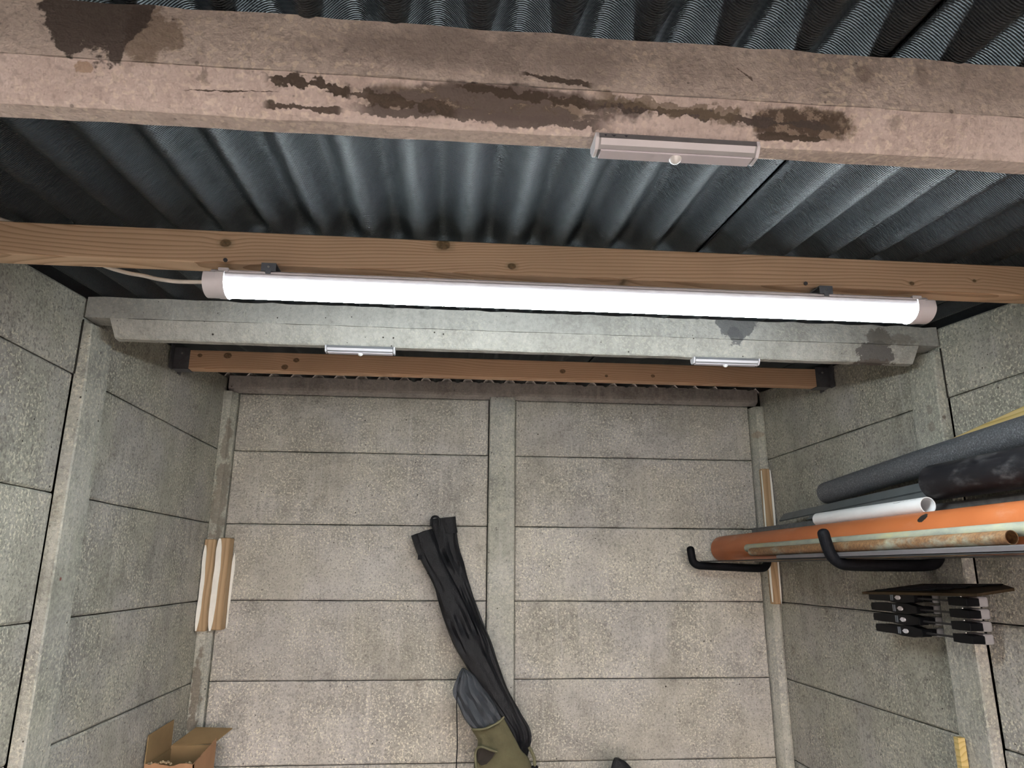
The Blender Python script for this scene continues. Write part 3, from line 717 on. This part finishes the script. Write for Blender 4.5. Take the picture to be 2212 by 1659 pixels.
t = link('flat_trim', prism([(2.086, 1.4195), (2.123, 1.4195), (2.123, 1.4312), (2.094, 1.4312), (2.086, 1.4285)], 'y', -0.80, -2.62), 'trim')
tag(t, 'lilac-grey flat trim strip under the rusty tube', 'trim')
t = link('edging_strip', prism([(2.084, 1.4152), (2.128, 1.4152), (2.128, 1.4192), (2.090, 1.4192)], 'y', -0.06, -2.62), 'black_strip')
tag(t, 'thin black edging strip lowest on the hooks', 'trim')
t = link('timber_lath', box(2.133, 2.166, -1.60, -0.30, 1.4153, 1.4203, 0.0008), 'lath')
tag(t, 'thin tan timber lath under the orange pipe', 'timber')
t = thing('fascia_profile', 'dusty dark grey box profile behind the orange pipe', 'profile', (2.32, -1.2, 1.4152))
link('channel', prism([(2.291, 1.4152), (2.352, 1.4152), (2.352, 1.549), (2.343, 1.556), (2.300, 1.556), (2.291, 1.549)], 'y', -0.15, -2.4), 'grey_pvc2', t)
link('lip', prism([(2.291, 1.530), (2.291, 1.538), (2.286, 1.536), (2.286, 1.532)], 'y', -0.15, -2.4), 'grey_pvc2', t)
t = thing('trunking_profile', 'slate grey trunking length with lip below the foam tube', 'profile', (2.33, -1.2, 1.556))
def skew(bm, y0, k):
    for v in bm.verts: v.co.z += (y0 - v.co.y)*k
    return bm
link('cover', skew(prism([(2.316, 1.5745), (2.338, 1.602), (2.384, 1.602), (2.384, 1.596), (2.341, 1.596), (2.320, 1.571)], 'y', -0.36, -2.5), -0.36, 0.028), 'grey_pvc', t)
link('base', skew(prism([(2.308, 1.5565), (2.384, 1.5565), (2.384, 1.596), (2.379, 1.596), (2.379, 1.562), (2.326, 1.562), (2.326, 1.573), (2.320, 1.573), (2.320, 1.562), (2.308, 1.562)], 'y', -0.60, -2.5), -0.36, 0.026), 'grey_pvc', t)
t = thing('foam_tube', 'dark grey foam pipe insulation lying highest against the post', 'foam tube', (2.367, -1.4, 1.628))
link('tube', pipe((2.366, -0.655, 1.655), (2.366, -2.62, 1.735), 0.0385, 0.014, 44, segs=16, bend=lambda s: Vector((0, 0, 0.012*math.sin(s*math.pi)))), 'foam', t, True)
t = link('timber_board', skew(box(2.4075, 2.432, -2.62, -1.256, 1.632, 1.743, 0.002), -1.256, 0.125), 'yellow_wood')
tag(t, 'yellow softwood board behind the foam tube against the wall', 'timber')

# ------------------------------------------------------------------ clamps on the right post, and the board on them
def clamp(z, k, label):
    t = thing('bar_clamp', label, 'clamp', (2.36, -1.1, z - 0.012), 'four black bar clamps gripping the post')
    dy = -0.006*k
    o = [(-0.892, -0.0105), (-0.894, 0.0095), (-0.93, 0.0118), (-0.98, 0.0108), (-1.005, 0.0112), (-1.03, 0.0142), (-1.08, 0.0140), (-1.097, 0.0095), (-1.118, 0.0090), (-1.118, -0.0095), (-1.097, -0.0105), (-1.075, -0.0142), (-1.025, -0.0138), (-0.99, -0.0108), (-0.93, -0.0112)]
    body = link('handle', prism([(a + dy, z + b*1.08) for a, b in o], 'x', 2.338, 2.366, 0.0012), 'black_plastic', t)
    link('grip_stop', box(2.345, 2.360, -0.893 + dy, -0.880 + dy, z - 0.005, z + 0.004, 0.001), 'black_plastic', body)
    for yy in (-1.010, -1.018): link('rib', box(2.3365, 2.3385, yy - 0.0022 + dy, yy + 0.0022 + dy, z - 0.0095, z + 0.0095), 'clip', body)
    P = [(-1.046 + dy + (0.0105 if math.cos(q) < 0.97 else 0.0145)*math.cos(q), z + 0.0062*math.sin(q)) for q in (2*math.pi*i/24 for i in range(24))]
    link('release_button', prism(P, 'x', 2.334, 2.3385), 'white_plastic', body)
    link('slide_bar', box(2.349, 2.354, -1.310, -1.110, z - 0.0026, z + 0.0026), 'dark_bar', t)
    jaw = link('fixed_jaw', prism([(-1.258, z - 0.0110), (-1.258, z + 0.0100), (-1.29, z + 0.0112), (-1.330, z + 0.0088), (-1.330, z - 0.0108), (-1.29, z - 0.0116)], 'x', 2.340, 2.376, 0.0012), 'black_plastic', t)
    link('jaw_pad', box(2.377, 2.409, -1.322, -1.2475, z - 0.0138, z + 0.0130, 0.006, seg=2), 'grey_pad', jaw)
    mv = link('sliding_jaw', box(2.367, 2.396, -1.116, -1.092, z - 0.0095, z + 0.0085, 0.0012), 'black_plastic', t)
    link('jaw_pad', box(2.397, 2.436, -1.1185, -1.094, z - 0.0125, z + 0.0115, 0.004, seg=2), 'grey_pad', mv)
    link('pad_screw', sweep([(2.3785, -1.258, z - 0.0128), (2.3785, -1.258, z + 0.0120)], 0.0032, 10), 'screw', jaw)
    return t
for k, (z, w) in enumerate(((1.3045, 'top one, just under the dark board'), (1.2740, 'second from the top'), (1.2430, 'third from the top'), (1.2115, 'lowest one'))):
    clamp(z, k, 'black bar clamp on the right post, ' + w)
bt = thing('slotted_board', 'dark brown slotted board lying on the clamps', 'board', (2.32, -1.25, 1.315))
cs = [(2.215, -1.065, 1.321), (2.245, -1.495, 1.330), (2.335, -1.505, 1.3435), (2.402, -1.385, 1.3510), (2.402, -1.065, 1.3450)]
bm = bmesh.new()
T = [bm.verts.new((x, y, z)) for x, y, z in cs]; Bv = [bm.verts.new((x, y, z - 0.0065)) for x, y, z in cs]
bm.faces.new(T); bm.faces.new(Bv[::-1])
for i in range(5): bm.faces.new((T[i], T[(i+1) % 5], Bv[(i+1) % 5], Bv[i]))
link('panel_body', bm, 'board', bt)
def board_z(x, y):       # upper surface of the tilted board
    return 1.321 + (x - 2.215)*0.1285 + (-1.065 - y)*0.0175
for i in range(5):
    xa = 2.243 + i*0.030; xe = xa + 0.010; ya, yb = -1.085 - 0.012*i, -1.33 - 0.02*i
    bm = bmesh.new()
    P = [(xa, ya), (xe, ya), (xe + 0.012, yb), (xa + 0.012, yb)]
    A = [bm.verts.new((x, y, board_z(x, y) + 0.0004)) for x, y in P]; B = [bm.verts.new((x, y, board_z(x, y) + 0.0030)) for x, y in P]
    bm.faces.new(A); bm.faces.new(B[::-1])
    for k in range(4): bm.faces.new((A[k], A[(k+1) % 4], B[(k+1) % 4], B[k]))
    link('slot_strip', bm, 'black_plastic', bt)

# ------------------------------------------------------------------ bags leaning on the back wall
def loft(Ls, Rs, dep, front, n=36, wr=0.10, seed=1, sub=5, bm=None, mouth=False):
    """flattened fabric tube between a left and a right edge line, with lengthwise folds; mouth leaves the top open"""
    bm = bm or bmesh.new(); rnd = random.Random(seed)
    Lp, Rp = bez(Ls, sub), bez(Rs, sub); rings = []
    ph = [rnd.uniform(0, 6.28) for _ in range(8)]
    def ring_at(i, sc=1.0, dz=0.0):
        a, b = Lp[i], Rp[i]
        c, h = (a+b)/2, (b-a)/2; nd = Vector((0, -1, -0.15)).normalized(); d = max(dep*h.length, 0.012); out = []
        for k in range(n):
            t = 2*math.pi*k/n
            f1 = math.sin(4*t + ph[0] + 0.9*math.sin(i*0.11 + ph[3]) + i*0.05); f2 = math.sin(9*t + ph[1] + 1.6*math.sin(i*0.17 + ph[4])); f3 = math.sin(2*t + ph[2] + i*0.33)*math.sin(i*0.6 + ph[5])
            w = 1 + wr*(1.1*(abs(f1)*1.6 - 1) + 0.55*f2 + 0.5*f3)
            out.append(bm.verts.new(c + sc*(h*math.cos(t)*(1 + 0.12*(w-1)) + nd*d*math.sin(t)*w*(0.85 if math.sin(t) < 0 else 1.0)) + nd*front + Vector((0, 0, dz))))
        return out
    rings = [ring_at(i) for i in range(len(Lp))]
    if mouth: rings = [ring_at(3, 0.55, -0.01), ring_at(1, 0.72, -0.012), ring_at(0, 0.86, -0.004)] + rings
    for A, B in zip(rings, rings[1:]):
        for k in range(n): bm.faces.new((A[k], A[(k+1) % n], B[(k+1) % n], B[k]))
    bm.faces.new(rings[0]); bm.faces.new(rings[-1][::-1])
    return bm, rings
XO = 0.0
LsL = [(0.838, -0.07, 1.515), (0.857, -0.076, 1.465), (0.885, -0.083, 1.411), (0.938, -0.093, 1.322), (0.957, -0.1, 1.267), (0.982, -0.109, 1.192), (1.01, -0.117, 1.125), (1.039, -0.124, 1.069), (1.072, -0.13, 1.018), (1.141, -0.142, 0.92), (1.224, -0.154, 0.821), (1.265, -0.163, 0.739), (1.215, -0.135, 0.60), (1.22, -0.15, 0.30), (1.22, -0.165, 0.012)]
LsR = [(0.924, -0.067, 1.545), (0.945, -0.072, 1.5), (0.975, -0.081, 1.425), (1.011, -0.089, 1.356), (1.041, -0.096, 1.3), (1.071, -0.103, 1.24), (1.105, -0.112, 1.169), (1.135, -0.119, 1.107), (1.162, -0.126, 1.052), (1.22, -0.139, 0.944), (1.273, -0.151, 0.844), (1.312, -0.162, 0.747), (1.275, -0.135, 0.60), (1.28, -0.15, 0.30), (1.28, -0.165, 0.012)]
RsL = [(0.917, -0.062, 1.583), (0.932, -0.069, 1.529), (0.956, -0.077, 1.462), (0.987, -0.083, 1.406), (1.027, -0.091, 1.341), (1.057, -0.098, 1.282), (1.096, -0.107, 1.205), (1.128, -0.115, 1.139), (1.158, -0.123, 1.072), (1.214, -0.136, 0.966), (1.262, -0.149, 0.861), (1.30, -0.161, 0.758), (1.268, -0.135, 0.61), (1.275, -0.15, 0.30), (1.275, -0.165, 0.012)]
RsR = [(1.021, -0.06, 1.596), (1.026, -0.067, 1.546), (1.039, -0.075, 1.472), (1.064, -0.084, 1.397), (1.085, -0.093, 1.326), (1.111, -0.101, 1.255), (1.148, -0.112, 1.164), (1.181, -0.121, 1.09), (1.209, -0.131, 1.01), (1.246, -0.142, 0.919), (1.296, -0.152, 0.836), (1.338, -0.161, 0.755), (1.318, -0.135, 0.62), (1.325, -0.15, 0.30), (1.325, -0.165, 0.012)]
bag = thing('carry_bag', 'long black fabric bag with two open sleeves leaning on the back wall', 'bag', (1.27, -0.24, 0.0))
bm, rg = loft(LsL, LsR, 0.50, 0.012, seed=3, wr=0.24, mouth=True); link('sleeve', bm, 'black_cloth', bag, True)
RsL = [(x - (0.028 if z < 1.5 and z > 0.7 else 0.004), y, z) for x, y, z in RsL]
bm, rg2 = loft(RsL, RsR, 0.44, -0.004, seed=8, wr=0.24, mouth=True); link('sleeve', bm, 'black_cloth', bag, True)
# turned cuff and small loop at the top of the right sleeve, velcro tab on the left one
bm, _ = loft([(0.956, -0.060, 1.588), (0.968, -0.067, 1.555), (0.978, -0.072, 1.528)], [(1.023, -0.060, 1.598), (1.027, -0.065, 1.562), (1.033, -0.072, 1.530)], 0.55, 0.008, seed=5, wr=0.05); link('cuff', bm, 'black_cloth', bag, True)
link('loop', sweep(bez([(0.920, -0.085, 1.555), (0.922, -0.088, 1.585), (0.936, -0.090, 1.594), (0.952, -0.090, 1.585), (0.954, -0.086, 1.555)], 5), 0.005, 8), 'black_cloth', bag, True)
link('tab', skew(box(0.872, 0.889, -0.128, -0.120, 1.416, 1.434, 0.001), -0.1, 0), 'rubber', bag)

ch = thing('chair_bag', 'olive canvas bag with slate grey drawstring neck leaning beside black bag', 'bag', (1.24, -0.30, 0.0))
bm, _ = loft([(1.060, -0.175, 1.006), (1.048, -0.178, 0.985), (1.027, -0.185, 0.926), (1.044, -0.19, 0.888), (1.070, -0.196, 0.835), (1.112, -0.202, 0.785)],
             [(1.073, -0.175, 1.006), (1.104, -0.178, 0.985), (1.138, -0.185, 0.943), (1.170, -0.19, 0.906), (1.195, -0.194, 0.871), (1.220, -0.198, 0.826)], 0.5, 0.012, seed=11, wr=0.26)
link('drawstring_neck', bm, 'grey_cloth', ch, True)
ol, orr = [(1.104, -0.205, 0.795), (1.127, -0.21, 0.757), (1.117, -0.216, 0.71), (1.115, -0.223, 0.645), (1.13, -0.275, 0.30), (1.14, -0.30, 0.004)], [(1.224, -0.20, 0.834), (1.256, -0.206, 0.782), (1.288, -0.213, 0.729), (1.334, -0.223, 0.648), (1.365, -0.275, 0.30), (1.37, -0.30, 0.004)]
bm, _ = loft(ol, orr, 0.46, 0.022, seed=21, wr=0.11); body = link('canvas_body', bm, 'olive', ch, True)
link('hem', sweep(bez([(1.104, -0.232, 0.796), (1.125, -0.258, 0.800), (1.16, -0.272, 0.808), (1.20, -0.258, 0.823), (1.224, -0.228, 0.836)], 5), 0.004, 8), 'olive_edge', body, True)
# pocket with gaping mouth
pk = bmesh.new()
mouth = [(1.118, -0.262, 0.724), (1.124, -0.276, 0.741), (1.140, -0.290, 0.746), (1.165, -0.295, 0.738), (1.190, -0.290, 0.730), (1.176, -0.290, 0.708), (1.158, -0.288, 0.690), (1.138, -0.284, 0.684), (1.124, -0.272, 0.695)]
f = pk.faces.new([pk.verts.new(v) for v in mouth])
ex = bmesh.ops.extrude_face_region(pk, geom=[f])
for v in [g for g in ex['geom'] if isinstance(g, bmesh.types.BMVert)]: v.co.y += 0.012
link('pocket_opening', pk, 'dark_lining', body)
link('pocket_hem', sweep(bez([(1.130, -0.272, 0.600), (1.122, -0.276, 0.66), (1.116, -0.270, 0.718), (1.124, -0.280, 0.742), (1.142, -0.294, 0.748), (1.168, -0.299, 0.740), (1.194, -0.294, 0.731)], 5), 0.0042, 8), 'olive_edge', body, True)
link('draw_cord', sweep(bez([(1.055, -0.205, 0.975), (1.044, -0.215, 0.90), (1.046, -0.210, 0.83), (1.050, -0.212, 0.74), (1.048, -0.215, 0.65), (1.056, -0.22, 0.55)], 5), 0.0022, 8), 'black_cloth', ch, True)
bk = link('buckle', box(1.327, 1.352, -0.252, -0.240, 0.640, 0.672, 0.003), 'black_plastic', ch)
link('strap', sweep(bez([(1.318, -0.246, 0.735), (1.334, -0.246, 0.705), (1.340, -0.246, 0.665), (1.352, -0.262, 0.40), (1.35, -0.30, 0.03)], 5), 0.006, 8), 'olive_edge', ch, True)

bm, _ = loft([(1.640, -0.25, 0.692), (1.628, -0.25, 0.662), (1.585, -0.25, 0.50), (1.55, -0.26, 0.20), (1.55, -0.26, 0.003)], [(1.662, -0.25, 0.692), (1.705, -0.25, 0.660), (1.83, -0.25, 0.50), (1.88, -0.26, 0.20), (1.88, -0.26, 0.003)], 0.5, 0.0, seed=31, wr=0.05)
t = link('holdall', bm, 'black_cloth', None, True)
tag(t, 'black holdall whose pointed top just shows by the back wall', 'bag')

# ------------------------------------------------------------------ cardboard box by the left wall
cb = thing('cardboard_box', 'open brown cardboard box with torn flaps by the left wall', 'box', (0.09, -0.32, 0.0))
x0, x1, y0, y1, zt, th = 0.008, 0.168, -0.445, -0.215, 0.742, 0.004
bm = bmesh.new()
def jag(a, b, fixed, axis, th, z0, zt, amp, seed):
    rnd = random.Random(seed); n = 22
    pts = [(a, z0)] + [(a + (b-a)*i/n, zt(i/n) + rnd.uniform(-amp, amp)) for i in range(n+1)] + [(b, z0)]
    return prism(pts, axis, fixed, fixed + th)
link('front_side', jag(x0, x1, y0, 'y', th, 0.0, lambda s: zt + 0.004*math.sin(s*9), 0.0025, 2), 'card_out', cb)
link('back_side', box(x0, x1 - 0.006, y1 - th, y1, 0, zt + 0.010), 'card', cb)
link('left_side', box(x0 - 0.0005, x0 + th, y0 + th, y1 - th, 0, zt), 'card', cb)
link('right_side', jag(y0, y1, x1 - th, 'x', th, 0.0, lambda s: zt + 0.030*s, 0.002, 5), 'card_out', cb)
link('bottom', box(x0 + th, x1 - th, y0 + th, y1 - th, 0.001, 0.006), 'card', cb)
def flap(pts, th, mat, nm='flap'):
    bm = bmesh.new(); P = [Vector(p) for p in pts]; nrm = (P[1]-P[0]).cross(P[2]-P[0]).normalized()*th
    A = [bm.verts.new(p) for p in P]; B = [bm.verts.new(p + nrm) for p in P]; n = len(P)
    bm.faces.new(A); bm.faces.new(B[::-1])
    for i in range(n): bm.faces.new((A[i], A[(i+1) % n], B[(i+1) % n], B[i]))
    return link(nm, bm, mat, cb)
flap([(0.007, -0.445, 0.742), (0.007, -0.215, 0.744), (0.013, -0.235, 0.842), (0.006, -0.440, 0.832)], 0.003, 'card')
flap([(0.014, -0.217, 0.752), (0.158, -0.217, 0.754), (0.196, -0.120, 0.786), (0.060, -0.115, 0.790)], 0.003, 'card')
bm = bmesh.new(); rnd = random.Random(4)
for i in range(26):
    a = rnd.random(); c = Vector((x0 + 0.006 + a*0.145, y0 + 0.008 + rnd.random()*0.02, zt - 0.006 + rnd.random()*0.006 + 0.006*math.exp(-((a-.3)/.2)**2)))
    r = rnd.uniform(0.0025, 0.006)
    bmesh.ops.create_icosphere(bm, subdivisions=1, radius=r, matrix=Matrix.Translation(c))
pc = link('torn_fibres', bm, 'chips', cb); pc['kind'] = 'stuff'
link('liner', box(x0 + th + 0.001, x1 - th - 0.001, y0 + 0.04, y1 - th - 0.001, 0.30, 0.62), 'card', cb)

# ------------------------------------------------------------------ thin timber stick by the right post
t = link('timber_stick', skew(prism([(2.384, -1.158), (2.404, -1.158), (2.404, -1.140), (2.384, -1.140)], 'z', 0.0, 0.945), 0, 0), 'yellow_wood')
tag(t, 'thin yellow timber stick standing against the right post', 'timber')
